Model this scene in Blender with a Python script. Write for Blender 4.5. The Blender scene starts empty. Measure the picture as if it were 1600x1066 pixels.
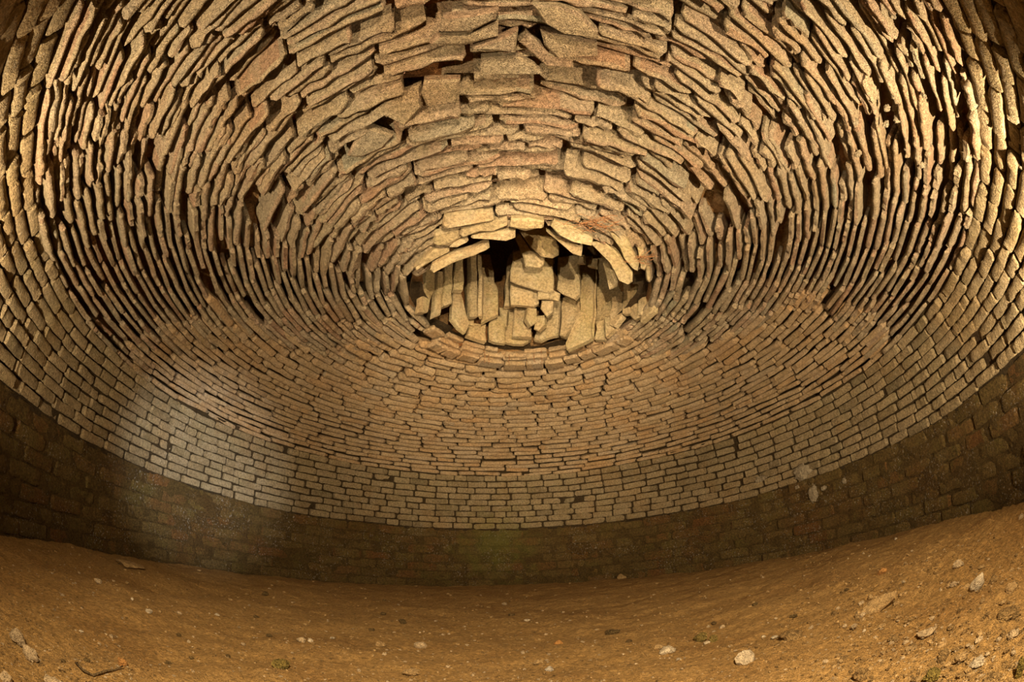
import bpy, bmesh, math, random
import numpy as np
from mathutils import Vector, Matrix, noise

# ------------------------------------------------------------------ camera, world, lights, exposure
SC = 2.3                     # metres from the camera to the dome's axis
CAMZ = 0.18 * SC             # camera height above the floor
FPX, PITCH, ROLL = 690.0, math.radians(27.5), math.radians(1.64)
scene = bpy.context.scene
col = scene.collection
_F = Vector((0, math.cos(PITCH), math.sin(PITCH)))
_r0 = Vector((1, 0, 0)); _u0 = Vector((0, -math.sin(PITCH), math.cos(PITCH)))
_R = _r0 * math.cos(ROLL) - _u0 * math.sin(ROLL)
_U = _r0 * math.sin(ROLL) + _u0 * math.cos(ROLL)
CAM = Vector((0, 0, CAMZ))
cd = bpy.data.cameras.new('camera')
cd.type = 'PANO'
cd.sensor_width = 36.0
cc = cd if hasattr(cd, 'panorama_type') else cd.cycles
cc.panorama_type = 'FISHEYE_EQUISOLID'
cc.fisheye_lens = FPX / 1600 * 36.0
cc.fisheye_fov = math.radians(220)
cd.clip_start = 0.01
cam = bpy.data.objects.new('camera', cd)
col.objects.link(cam)
m = Matrix.Identity(4)
for i, ax in enumerate((_R, _U, -_F)):
    for j in range(3):
        m[j][i] = ax[j]
for j in range(3):
    m[j][3] = CAM[j]
cam.matrix_world = m
scene.camera = cam

world = bpy.data.worlds.new('world'); scene.world = world
world.use_nodes = True
world.node_tree.nodes['Background'].inputs[0].default_value = (0.02, 0.018, 0.015, 1)
world.node_tree.nodes['Background'].inputs[1].default_value = 1.0

def lamp(name, kind, loc, energy, color, radius, target=None, size=None, blend=0.6):
    l = bpy.data.lights.new(name, kind)
    l.energy = energy; l.color = color; l.shadow_soft_size = radius
    if kind == 'SPOT':
        l.spot_size = math.radians(size); l.spot_blend = blend
    o = bpy.data.objects.new(name, l); col.objects.link(o)
    o.location = loc
    if target is not None:
        o.rotation_euler = (Vector(target) - Vector(loc)).to_track_quat('-Z', 'Y').to_euler()
    return o

WARM = (1.0, 0.83, 0.58)
lamp('unseen_lamp', 'SPOT', (0.15, -0.30, 0.80), 270, WARM, 0.015, (0.05, 4.6, 2.05), 50, 1.0)      # far wall and opening
lamp('unseen_lamp', 'SPOT', (0.05, -0.38, 1.12), 43, WARM, 0.015, (0.05, 1.9, 1.75), 130, 1.0)      # crown, from behind the camera
lamp('unseen_lamp', 'SPOT', (1.45, 0.05, 0.42), 170, WARM, 0.015, (1.62, 1.3, 1.65), 150, 1.0)       # right
lamp('unseen_lamp', 'SPOT', (-1.40, 0.05, 0.40), 98, WARM, 0.015, (-1.35, 1.1, 1.60), 150, 1.0)      # left
lamp('unseen_lamp', 'SPOT', (0.10, -0.30, 1.00), 130, WARM, 0.02, (0.15, 1.6, 0.0), 145, 1.0)        # fill added to brighten the floor evenly, no real lamp behind it
lamp('daylight_lamp', 'SPOT', (0.75, -0.10, 0.75), 560, (0.80, 0.88, 1.0), 0.05, (-2.05, 2.46, 0.80), 26, 1.0)

vs = scene.view_settings
vs.view_transform = 'Standard'; vs.look = 'None'; vs.exposure = 1.2; vs.gamma = 1.0
vs.use_curve_mapping = False
scene.cycles.max_bounces = 4
scene.cycles.diffuse_bounces = 2

# ------------------------------------------------------------------ projection helpers (building measurements)
def project(P):
    d = Vector(P) - CAM
    n = d.length
    x, y, z = d.dot(_R), d.dot(_U), d.dot(_F)
    th = math.acos(max(-1, min(1, z / n)))
    q = math.hypot(x, y) + 1e-9
    r = 2 * FPX * math.sin(th / 2)
    return 800 + r * x / q, 533 - r * y / q, n

def ray(u, v):
    x, y = (u - 800), (533 - v)
    r = math.hypot(x, y)
    th = 2 * math.asin(min(1, r / (2 * FPX)))
    q = math.sin(th) / (r + 1e-9)
    return (_R * (x * q) + _U * (y * q) + _F * math.cos(th)).normalized()

def on_floor(u, v, z=0.0):
    d = ray(u, v)
    t = (z - CAM.z) / d.z
    return CAM + d * t

# ------------------------------------------------------------------ dome profile (units of SC, z from the camera)
_prof = [(1.178, -0.30), (1.178, 0.0), (1.175, 0.11), (1.165, 0.25), (1.134, 0.375), (1.06, 0.475), (0.93, 0.555), (0.80, 0.597),
         (0.638, 0.622), (0.45, 0.637), (0.30, 0.648), (0.0, 0.655)]
def _cr(p0, p1, p2, p3, t):
    return 0.5 * ((2 * p1) + (-p0 + p2) * t + (2 * p0 - 5 * p1 + 4 * p2 - p3) * t * t + (-p0 + 3 * p1 - 3 * p2 + p3) * t ** 3)
_pp = [np.array(p) for p in _prof]
_pts = []
for i in range(len(_pp) - 1):
    a = _pp[max(i - 1, 0)]; d_ = _pp[min(i + 2, len(_pp) - 1)]
    for k in range(20):
        _pts.append(_cr(a, _pp[i], _pp[i + 1], d_, k / 20))
_pts.append(_pp[-1])
PROF = np.array(_pts) * SC
PROF[:, 1] += CAMZ
_ds = np.hypot(*np.diff(PROF, axis=0).T)
PS = np.r_[0, np.cumsum(_ds)]
def prof(s):
    return float(np.interp(s, PS, PROF[:, 0])), float(np.interp(s, PS, PROF[:, 1]))
def prof_psi(s):
    r0, z0 = prof(s - 0.05); r1, z1 = prof(s + 0.05)
    return math.atan2(-(r1 - r0), (z1 - z0))       # 0 on the drum, pi/2 on the flat crown
def s_of_z(z):
    i = np.argmax(PROF[:, 1] >= z)
    return float(np.interp(z, PROF[:i + 1, 1], PS[:i + 1]))
def s_of_r(r):
    return float(np.interp(-r, -PROF[:, 0], PS)) if r < PROF[:, 0].min() else float(np.interp(-r, -PROF[60:, 0], PS[60:]))
AX = Vector((0, SC, 0))
def surf(s, T, out=0.0):
    """point of the inner face; T = 0 towards the camera, pi far; out pushes into the masonry"""
    r, z = prof(s); p = prof_psi(s)
    e = Vector((math.sin(T), -math.cos(T), 0))
    return AX + e * (r + out * math.cos(p)) + Vector((0, 0, z + out * math.sin(p)))
S_FLOOR = s_of_z(-0.15)
S_A = s_of_z(0.111 * SC + CAMZ)        # top of the dark base courses
S_S = s_of_z(0.375 * SC + CAMZ)        # springing of the dome
S_LIP = s_of_r(0.26 * SC)
HOLE = Vector((0.055 * SC, 1.045 * SC, 0)); HOLE_R = 0.315 * SC

# ------------------------------------------------------------------ materials
def new_mat(name):
    mt = bpy.data.materials.new(name); mt.use_nodes = True
    nt = mt.node_tree
    b = nt.nodes['Principled BSDF']
    b.inputs['Roughness'].default_value = 0.95
    if 'Specular IOR Level' in b.inputs:
        b.inputs['Specular IOR Level'].default_value = 0.15
    return mt, nt, b
def N(nt, t, **kw):
    n = nt.nodes.new(t)
    for k, v in kw.items():
        setattr(n, k, v)
    return n
def L(nt, a, b):
    nt.links.new(a, b)
def noise_n(nt, pos, scale, detail=4, rough=0.6):
    n = N(nt, 'ShaderNodeTexNoise')
    n.inputs['Scale'].default_value = scale; n.inputs['Detail'].default_value = detail; n.inputs['Roughness'].default_value = rough
    L(nt, pos, n.inputs['Vector'])
    return n.outputs['Fac']
def ramp(nt, fac, stops):
    n = N(nt, 'ShaderNodeValToRGB')
    el = n.color_ramp.elements
    while len(el) < len(stops):
        el.new(0.5)
    for e, (p, c) in zip(el, stops):
        e.position = p; e.color = (*c, 1)
    L(nt, fac, n.inputs['Fac'])
    return n.outputs['Color']
def mix(nt, fac, a, b, mode='MIX'):
    n = N(nt, 'ShaderNodeMix', data_type='RGBA', blend_type=mode)
    for sock, v in (('Factor', fac), ('A', a), ('B', b)):
        idx = {'Factor': 0, 'A': 6, 'B': 7}[sock]
        if isinstance(v, (int, float)):
            n.inputs[idx].default_value = v
        elif isinstance(v, tuple):
            n.inputs[idx].default_value = (*v, 1)
        else:
            L(nt, v, n.inputs[idx])
    return n.outputs[2]
def math_n(nt, op, a, b=None, clamp=False):
    n = N(nt, 'ShaderNodeMath', operation=op, use_clamp=clamp)
    for i, v in enumerate((a, b)):
        if v is None:
            continue
        if isinstance(v, (int, float)):
            n.inputs[i].default_value = v
        else:
            L(nt, v, n.inputs[i])
    return n.outputs[0]
def step_n(nt, v, lo, hi):
    n = N(nt, 'ShaderNodeMapRange')
    n.inputs['From Min'].default_value = lo; n.inputs['From Max'].default_value = hi
    L(nt, v, n.inputs['Value'])
    return n.outputs['Result']
def bump(nt, bsdf, h, strength, dist, normal=None):
    n = N(nt, 'ShaderNodeBump')
    n.inputs['Strength'].default_value = strength; n.inputs['Distance'].default_value = dist
    L(nt, h, n.inputs['Height'])
    if normal is not None:
        L(nt, normal, n.inputs['Normal'])
    return n.outputs['Normal']

def masonry(name, stops, dust=(0.5, 0.40, 0.26), dust_amt=0.5, blotch=((0.42, 0.20, 0.07), 0.35), moss=0.0, salt=0.0, fine=0.5, coarse=0.7, vary=True, algae=0.0):
    mt, nt, b = new_mat(name)
    g = N(nt, 'ShaderNodeNewGeometry'); pos = g.outputs['Position']
    if vary:
        oi = N(nt, 'ShaderNodeObjectInfo')
        rnd = math_n(nt, 'FRACT', math_n(nt, 'ADD', oi.outputs['Random'], g.outputs['Random Per Island']))
    else:
        rnd = noise_n(nt, pos, 5, 3)
    c = ramp(nt, rnd, stops)
    n1 = noise_n(nt, pos, 9, 2); n2 = noise_n(nt, pos, 2.2, 2); n3 = noise_n(nt, pos, 60, 3, 0.7)
    c = mix(nt, math_n(nt, 'MULTIPLY', step_n(nt, n1, 0.45, 0.68), dust_amt), c, dust)
    c = mix(nt, math_n(nt, 'MULTIPLY', step_n(nt, n2, 0.52, 0.66), blotch[1]), c, blotch[0])
    c = mix(nt, 0.7, c, ramp(nt, n3, [(0.32, (0.24, 0.24, 0.24)), (0.68, (0.76, 0.76, 0.76))]), 'OVERLAY')
    if moss:
        mn = math_n(nt, 'MULTIPLY', noise_n(nt, pos, 4.5, 3), noise_n(nt, pos, 70, 4))
        c = mix(nt, math_n(nt, 'MULTIPLY', step_n(nt, mn, 0.25, 0.33), moss), c, (0.16, 0.155, 0.02))
    if salt:
        sn = math_n(nt, 'MULTIPLY', step_n(nt, noise_n(nt, pos, 62, 2, 0.6), 0.60, 0.68), step_n(nt, noise_n(nt, pos, 3.5, 2), 0.46, 0.58))
        c = mix(nt, math_n(nt, 'MULTIPLY', sn, salt), c, (0.50, 0.42, 0.31))
    if algae:
        vd = N(nt, 'ShaderNodeVectorMath', operation='DISTANCE'); L(nt, pos, vd.inputs[0]); vd.inputs[1].default_value = (-0.22, 4.98, 0.52)
        am = math_n(nt, 'ADD', vd.outputs['Value'], math_n(nt, 'MULTIPLY', noise_n(nt, pos, 7, 3), 1.1))
        c = mix(nt, math_n(nt, 'MULTIPLY', step_n(nt, am, 1.05, 0.65), algae), c, (0.17, 0.17, 0.03))
    L(nt, c, b.inputs['Base Color'])
    nrm = bump(nt, b, noise_n(nt, pos, 75, 3, 0.75), coarse, 0.045)
    nrm = bump(nt, b, noise_n(nt, pos, 230, 2, 0.7), fine, 0.014, nrm)
    L(nt, nrm, b.inputs['Normal'])
    return mt

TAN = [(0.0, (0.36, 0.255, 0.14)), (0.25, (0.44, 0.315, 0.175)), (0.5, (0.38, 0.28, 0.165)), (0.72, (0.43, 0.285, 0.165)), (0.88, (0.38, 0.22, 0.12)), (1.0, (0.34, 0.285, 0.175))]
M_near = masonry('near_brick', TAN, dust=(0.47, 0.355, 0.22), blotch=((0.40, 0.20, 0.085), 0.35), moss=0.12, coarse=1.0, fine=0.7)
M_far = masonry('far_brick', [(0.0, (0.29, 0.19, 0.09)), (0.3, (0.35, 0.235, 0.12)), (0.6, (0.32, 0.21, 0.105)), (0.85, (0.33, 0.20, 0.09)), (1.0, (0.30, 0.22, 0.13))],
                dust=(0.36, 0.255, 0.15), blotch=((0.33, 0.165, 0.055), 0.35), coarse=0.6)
M_pale = masonry('pale_brick', [(0.0, (0.26, 0.18, 0.088)), (0.3, (0.32, 0.225, 0.112)), (0.6, (0.29, 0.205, 0.106)), (0.85, (0.24, 0.165, 0.078)), (1.0, (0.18, 0.13, 0.066))],
                 dust=(0.34, 0.25, 0.14), blotch=((0.28, 0.16, 0.06), 0.35), moss=0.12, algae=0.3, salt=0.35, coarse=0.8)
M_dark = masonry('damp_brick', [(0.0, (0.11, 0.064, 0.018)), (0.4, (0.165, 0.10, 0.030)), (0.7, (0.14, 0.086, 0.026)), (0.9, (0.175, 0.078, 0.022)), (1.0, (0.155, 0.10, 0.034))],
                 dust=(0.14, 0.088, 0.027), dust_amt=0.6, blotch=((0.14, 0.056, 0.014), 0.5), salt=0.6, algae=0.4, moss=0.15, coarse=1.0, fine=0.9)
M_mud = masonry('mud_mortar', [(0.0, (0.09, 0.052, 0.014)), (1.0, (0.125, 0.075, 0.022))], dust=(0.105, 0.065, 0.019), blotch=((0.095, 0.043, 0.012), 0.4), salt=0.5, algae=0.4, coarse=1.0, fine=1.0, vary=False)
M_earth = masonry('orange_mortar', [(0.0, (0.22, 0.10, 0.032)), (0.5, (0.28, 0.145, 0.05)), (1.0, (0.30, 0.17, 0.07))], dust=(0.28, 0.18, 0.08), dust_amt=0.5, blotch=((0.33, 0.11, 0.028), 0.6), coarse=1.2, fine=1.0, vary=False)
M_joint = masonry('clay_mortar', [(0.0, (0.05, 0.03, 0.011)), (1.0, (0.075, 0.047, 0.019))], dust=(0.075, 0.05, 0.022), blotch=((0.06, 0.028, 0.008), 0.4), coarse=1.0, fine=1.0, vary=False)
M_slab = masonry('slab_tile', [(0.0, (0.29, 0.205, 0.098)), (0.5, (0.36, 0.26, 0.135)), (1.0, (0.30, 0.20, 0.095))], dust=(0.39, 0.30, 0.18), blotch=((0.36, 0.22, 0.08), 0.35), moss=0.22, coarse=0.45, fine=0.6)
M_floor = masonry('dirt', [(0.0, (0.30, 0.165, 0.048)), (0.5, (0.36, 0.20, 0.060)), (1.0, (0.40, 0.225, 0.072))], dust=(0.39, 0.225, 0.074), dust_amt=0.6, blotch=((0.26, 0.13, 0.036), 0.5), coarse=0.55, fine=0.8, vary=False)

# ------------------------------------------------------------------ mesh helpers
def mesh_obj(name, verts, faces, mat, parent=None, smooth=None):
    me = bpy.data.meshes.new(name)
    me.from_pydata([tuple(v) for v in verts], [], [tuple(f) for f in faces])
    me.materials.append(mat)
    if smooth is not None:
        me.polygons.foreach_set('use_smooth', [True] * len(me.polygons))
        if smooth < 3.1:
            me.set_sharp_from_angle(angle=smooth)
    me.update()
    o = bpy.data.objects.new(name, me)
    col.objects.link(o)
    if parent is not None:
        o.parent = parent
    return o

def brick_shape(seed, rough):
    """unit brick: x length, y depth (front at 0), z thickness"""
    rg = random.Random(seed)
    xs = [-0.5, -0.44, -0.30, -0.12, 0.06, 0.25, 0.42, 0.5]
    v = []
    j = rough
    e0, e1 = rg.uniform(0.3, 1.0), rg.uniform(0.3, 1.0)
    ph = rg.uniform(0, 6.3); bow = rg.uniform(-1, 1) * 0.03 * j
    for i, x in enumerate(xs):
        end = i in (0, len(xs) - 1)
        k = (e0 if i == 0 else e1) if end else 0.0
        yf = rg.uniform(-0.5, 0.5) * 0.07 * j + k * 0.09 * (0.5 + j) + (0.02 * j if not end else 0)
        zt = 0.5 - k * 0.13 * (0.4 + j) + rg.uniform(-1, 0.6) * 0.06 * j + bow * math.sin(x * 5 + ph)
        zb = -0.5 + k * 0.13 * (0.4 + j) + rg.uniform(-0.6, 1) * 0.06 * j + bow * math.sin(x * 5 + ph)
        c = 0.03 + 0.06 * j * rg.random(); cz = 0.10 + 0.12 * rg.random()
        xj = x + (0 if end else rg.uniform(-0.03, 0.03))
        for y, z in ((1, zb + 0.02), (yf + c, zb), (yf, zb + cz), (yf + rg.uniform(-0.04, 0.04) * j, zt - cz), (yf + c, zt), (1, zt - 0.02)):
            v.append((xj, y, z))
    f = []
    n = len(xs)
    for i in range(n - 1):
        for k in range(6):
            a, b2 = i * 6 + k, i * 6 + (k + 1) % 6
            f.append((a, b2, b2 + 6, a + 6))
    f.append(tuple(range(5, -1, -1))); f.append(tuple(range((n - 1) * 6, n * 6)))
    return np.array(v), f
def make_variants(n, rough, seed0, mat, name='brick'):
    out = []
    for k in range(n):
        v, f = brick_shape(seed0 + k, rough)
        me = bpy.data.meshes.new(name)
        me.from_pydata(v.tolist(), [], f)
        me.materials.append(mat)
        me.polygons.foreach_set('use_smooth', [True] * len(me.polygons))
        me.set_sharp_from_angle(angle=math.radians(32))
        me.update()
        out.append((me, v, f))
    return out

def brick_matrix(P, t, n, b, Lx, D, Tz):
    mm = Matrix.Identity(4)
    for i, (ax, s) in enumerate(((t, Lx), (n, D), (b, Tz))):
        for j in range(3):
            mm[j][i] = ax[j] * s
    for j in range(3):
        mm[j][3] = P[j]
    return mm

def lay_brick(rows, variants, rg, s, T, Lx, D, Tz, ktilt, proud, spin=0.0, roll=0.0, tip=0.0):
    """append (pixel area, matrix, variant) for a brick whose face sits at (s, T)"""
    p = prof_psi(s)
    a = p * ktilt + tip
    r, z = prof(s)
    e = Vector((math.sin(T), -math.cos(T), 0))
    n = (e * math.cos(a) + Vector((0, 0, 1)) * math.sin(a)).normalized()
    t = Vector((math.cos(T), math.sin(T), 0))
    b = t.cross(n)
    if b.dot(Vector((0, 0, math.cos(a))) - e * math.sin(a)) < 0:
        t = -t; b = t.cross(n)
    if spin:
        q = Matrix.Rotation(spin, 3, n); t = q @ t; b = q @ b
    if roll:
        q = Matrix.Rotation(roll, 3, b); t = q @ t; n = q @ n
    P = AX + e * r + Vector((0, 0, z)) - n * proud
    hd = Vector((P.x, P.y, 0)) - HOLE
    if hd.length < HOLE_R + 0.02 and P.z > 1.3:
        return
    u, v, dist = project(P)
    if not (-220 < u < 1820 and -200 < v < 1250):
        return
    if P.y < SC and P.z > 1.3 and any(in_poly(u, v, pl) for pl, _p, _t in PLATES):
        return
    inside = -20 < u < 1620 and -20 < v < 1086
    area = Lx * Tz * (FPX / dist) ** 2 * (0.35 + abs((P - CAM).normalized().dot(n))) if inside else 0.0
    rows.append((area, brick_matrix(P, t, n, b, Lx, D, Tz), variants[rg.randrange(len(variants))]))

def flush(rows, parent, limit=300, mat=None, noun='brick', rest='small_bricks'):
    rows.sort(key=lambda q: -q[0])
    for k, (area, mm, (me, v, f)) in enumerate(rows[:limit]):
        o = bpy.data.objects.new(noun, me)
        col.objects.link(o); o.parent = parent
        o.matrix_world = mm
    rest_rows = rows[limit:]
    if not rest_rows:
        return
    V, Fc, base = [], [], 0
    for area, mm, (me, v, f) in rest_rows:
        A = np.array(mm)
        V.append(v @ A[:3, :3].T + A[:3, 3])
        Fc.extend([tuple(i + base for i in q) for q in f]); base += len(v)
    o = mesh_obj(rest, np.vstack(V).tolist(), Fc, mat, parent, smooth=math.radians(32))
    o['kind'] = 'stuff'
    o['label'] = 'smaller bricks of the same masonry, laid in rings'

def shell(name, s0, s1, T0, T1, out, mat, amp=0.0, freq=6.0, ns=None, nT=None, hole=False, label=None):
    ns = ns or max(2, int((s1 - s0) / 0.045)); nT = nT or max(4, int(abs(T1 - T0) * 2.4 / 0.05))
    V, Fc = [], []
    for i in range(ns + 1):
        s = s0 + (s1 - s0) * i / ns
        for j in range(nT + 1):
            T = T0 + (T1 - T0) * j / nT
            P = surf(s, T, out)
            if amp:
                d = noise.fractal(P * freq, 1.0, 2.0, 4) * amp
                P = surf(s, T, out + d)
            V.append(P)
    w = nT + 1
    for i in range(ns):
        for j in range(nT):
            q = (i * w + j, i * w + j + 1, (i + 1) * w + j + 1, (i + 1) * w + j)
            if hole:
                c = (V[q[0]] + V[q[2]]) / 2
                if (Vector((c.x, c.y, 0)) - HOLE).length < HOLE_R - 0.03:
                    continue
            Fc.append(q)
    o = mesh_obj(name, V, Fc, mat, smooth=3.14)
    o['kind'] = 'structure'
    if label:
        o['label'] = label
    return o

D2R = math.radians
# ------------------------------------------------------------------ floor
def floor_h(x, y):
    r = math.hypot(x, y - SC) / SC
    h = 0.012 * (y / SC - 1) + 0.0
    h -= 0.03 * max(0, -x / SC) ** 1.0 * 0.8
    h += 0.05 * math.exp(-(((x - 1.55) / 0.55) ** 2 + ((y - 0.75) / 0.5) ** 2))
    h += 0.035 * math.exp(-(((x + 1.35) / 0.35) ** 2 + ((y - 1.0) / 0.6) ** 2))
    h -= 0.04 * math.exp(-(((x + 1.75) / 0.14) ** 2 + ((y - 2.0) / 0.5) ** 2))
    P = Vector((x, y, 0.0))
    h += 0.022 * noise.fractal(P * 2.2, 1.0, 2.0, 3)
    h += 0.008 * noise.fractal(P * 11, 0.9, 2.0, 3)
    rough = max(0.0, min(1.0, (x - 0.4) / 0.9)) * max(0, min(1, (1.9 - y) / 0.8))
    h += (0.003 + 0.012 * rough) * noise.fractal(P * 34 + Vector((7, 3, 1)), 0.8, 2.0, 3)
    return h
def build_floor():
    n = 300
    V, Fc = [], []
    w = 1.26 * SC
    for j in range(n + 1):
        for i in range(n + 1):
            x = -w + 2 * w * i / n; y = SC - w + 2 * w * j / n
            V.append((x, y, floor_h(x, y)))
    for j in range(n):
        for i in range(n):
            a = j * (n + 1) + i
            x, y, _ = V[a]
            if math.hypot(x, y - SC) < 1.24 * SC:
                Fc.append((a, a + 1, a + n + 2, a + n + 1))
    o = mesh_obj('floor', V, Fc, M_floor, smooth=3.14)
    o['kind'] = 'structure'; o['label'] = 'bare orange-brown dirt floor with scattered grit'
    return o
floor = build_floor()

# ------------------------------------------------------------------ drum walls: pale upper courses, damp dark base courses
V_neat = make_variants(30, 1.1, 100, M_pale)
V_damp = make_variants(24, 0.95, 200, M_dark)
V_near = make_variants(40, 1.0, 300, M_near)
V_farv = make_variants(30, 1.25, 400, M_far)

def wob(s, T, seed, amp):
    return amp * noise.noise(Vector((math.cos(T) * 3.0, math.sin(T) * 3.0, s * 2.0 + seed)))

SECT = [('left', D2R(-125), D2R(-62)), ('back', D2R(125), D2R(235)), ('right', D2R(62), D2R(125)), ('front', D2R(-62), D2R(62))]
LOWER_OUT = 0.022
WALL = {}
for side, T0, T1 in SECT:
    lo = shell('wall_lower_' + side, S_FLOOR, S_A, T0, T1, 0.008 + LOWER_OUT, M_mud, amp=0.022, freq=9, label='damp dark mud-smeared brick base of the round wall, %s' % side)
    up = shell('wall_upper_' + side, S_A - 0.02, S_S + 0.03, T0, T1, 0.028, M_joint, amp=0.010, freq=12, label='pale brick courses of the round wall, %s' % side)
    rg = random.Random(hash(side) % 1000 if False else {'left': 1, 'back': 2, 'right': 3, 'front': 4}[side])
    WALL['lo_' + side] = lo; WALL['up_' + side] = up
    rows = []
    nc = 7; ds = (S_A - s_of_z(-0.02)) / nc
    for c in range(nc):
        s = s_of_z(-0.02) + (c + 0.5) * ds
        Lb = 0.33
        dT = Lb / (1.175 * SC)
        n = max(1, int(round((T1 - T0) / dT))); dT = (T1 - T0) / n
        for k in range(n):
            T = T0 + (k + (0.5 if c % 2 else 0.0) + 0.25) * dT + rg.uniform(-0.06, 0.06) * dT
            lay_brick(rows, V_damp, rg, s + wob(s, T, 5, 0.02), T, (Lb) * rg.uniform(0.9, 0.99), 0.10, ds * rg.uniform(0.84, 0.96), 1.0,
                      rg.gauss(-LOWER_OUT + 0.004, 0.004), spin=rg.gauss(0, 0.012), roll=rg.gauss(0, 0.02))
    flush(rows, lo, 300, M_dark)
    rows = []
    nc = 9; ds = (S_S - S_A) / nc
    for c in range(nc):
        s = S_A + (c + 0.5) * ds
        Lb = 0.215
        T = T0 + rg.uniform(0.0, 0.5) * Lb / (1.165 * SC)
        while T < T1:
            Lx = Lb * rg.choice((0.62, 0.9, 1.0, 1.0, 1.08, 1.2)) * rg.uniform(0.95, 1.05)
            dT = Lx / (1.165 * SC)
            Tm = T + dT / 2
            dp = -0.008 if rg.random() < 0.06 else 0.0
            lay_brick(rows, V_neat, rg, s + wob(s, Tm, 9, 0.020), Tm, Lx * 0.965, 0.10, ds * rg.uniform(0.82, 0.93), 0.95,
                      rg.gauss(0.0, 0.007) + dp, spin=rg.gauss(0, 0.02), roll=rg.gauss(0, 0.03), tip=rg.gauss(0, 0.03))
            T += dT + rg.uniform(0, 0.004)
    flush(rows, up, 300, M_pale)

# places on the near half where bricks have come away and broad slab faces show (outlines measured in pixels, laid on the dome)
def dome_hit(u, v):
    d = ray(u, v)
    lo, hi = 0.2, 8.0
    for _ in range(50):
        t = (lo + hi) / 2
        P = CAM + d * t
        r = math.hypot(P.x - AX.x, P.y - AX.y)
        zt = float(np.interp(-r, -PROF[60:, 0], PROF[60:, 1])) if r <= PROF[60, 0] else -9
        if P.z < zt:
            lo = t
        else:
            hi = t
    return CAM + d * lo
def zp(poly, o, s):
    return [(o[0] + x / s, o[1] + y / s) for x, y in poly]
_A, _B = ((200, 100), 3.331), ((530, 0), 2.961)
PLATES = [
    (zp([(1140, 485), (1180, 400), (1250, 330), (1380, 375), (1330, 440), (1210, 492)], *_A), 0.030, 0.04),
    (zp([(1260, 265), (1380, 170), (1525, 110), (1535, 225), (1440, 325), (1310, 262)], *_A), 0.022, 0.04),
    (zp([(378, 440), (390, 378), (560, 372), (552, 480), (405, 500)], *_B), 0.034, 0.05),
    (zp([(615, 228), (740, 185), (830, 140), (815, 248), (720, 235)], *_B), 0.055, 0.05),
    (zp([(460, 148), (478, 85), (740, 50), (722, 92), (600, 155)], *_B), 0.060, 0.05),
    (zp([(415, 208), (460, 160), (600, 160), (738, 95), (735, 172), (560, 218)], *_B), 0.048, 0.05),
    (zp([(650, 352), (655, 275), (820, 262), (900, 300), (942, 345)], *_B), 0.030, 0.05),
    (zp([(930, 140), (1100, 185), (1195, 200), (1197, 262), (1010, 272), (950, 215)], *_B), 0.036, 0.05),
    (zp([(895, 25), (1000, 30), (1115, 60), (1200, 150), (1190, 182), (1040, 165), (950, 112)], *_B), 0.060, 0.05),
    (zp([(825, 190), (860, 145), (980, 250), (1090, 280), (1085, 318), (960, 310)], *_B), 0.022, 0.05),
]
def in_poly(u, v, pl):
    c = False
    for (x0, y0), (x1, y1) in zip(pl, pl[1:] + pl[:1]):
        if (y0 > v) != (y1 > v) and u < (x1 - x0) * (v - y0) / (y1 - y0) + x0:
            c = not c
    return c

# weathered places where bricks have dropped out of the near half
ERODE = [(232, 55, 34), (222, 225, 40), (300, 205, 30), (332, 470, 28), (165, 400, 22), (1372, 195, 26), (1395, 75, 24), (1300, 245, 26), (1240, 330, 20), (470, 150, 22), (640, 30, 26), (1120, 120, 22), (400, 330, 18)]
def eroded(P):
    u, v, _ = project(P)
    return max([1 - math.hypot(u - a, v - b) / (1.4 * c) for a, b, c in ERODE] + [0.0])
def seam_at(r):
    q = max(0.0, min(1.0, (0.86 - r / SC) / 0.25))
    return SEAM + D2R(36) * q * q * (3 - 2 * q)
# ------------------------------------------------------------------ dome: rough stepped half over the viewer, tighter far half
SEAM = D2R(81)
ceil_n = shell('ceiling_near', S_S - 0.02, PS[-1] - 0.01, -SEAM - 0.12, SEAM + 0.12, 0.12, M_earth, amp=0.045, freq=7, hole=True, label='near half of the brick dome with rough stepped courses')
ceil_f = shell('ceiling_far', S_S - 0.02, PS[-1] - 0.01, SEAM, 2 * math.pi - SEAM, 0.09, M_joint, amp=0.015, freq=8, hole=True, label='far half of the brick dome with tight even courses')

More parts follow.
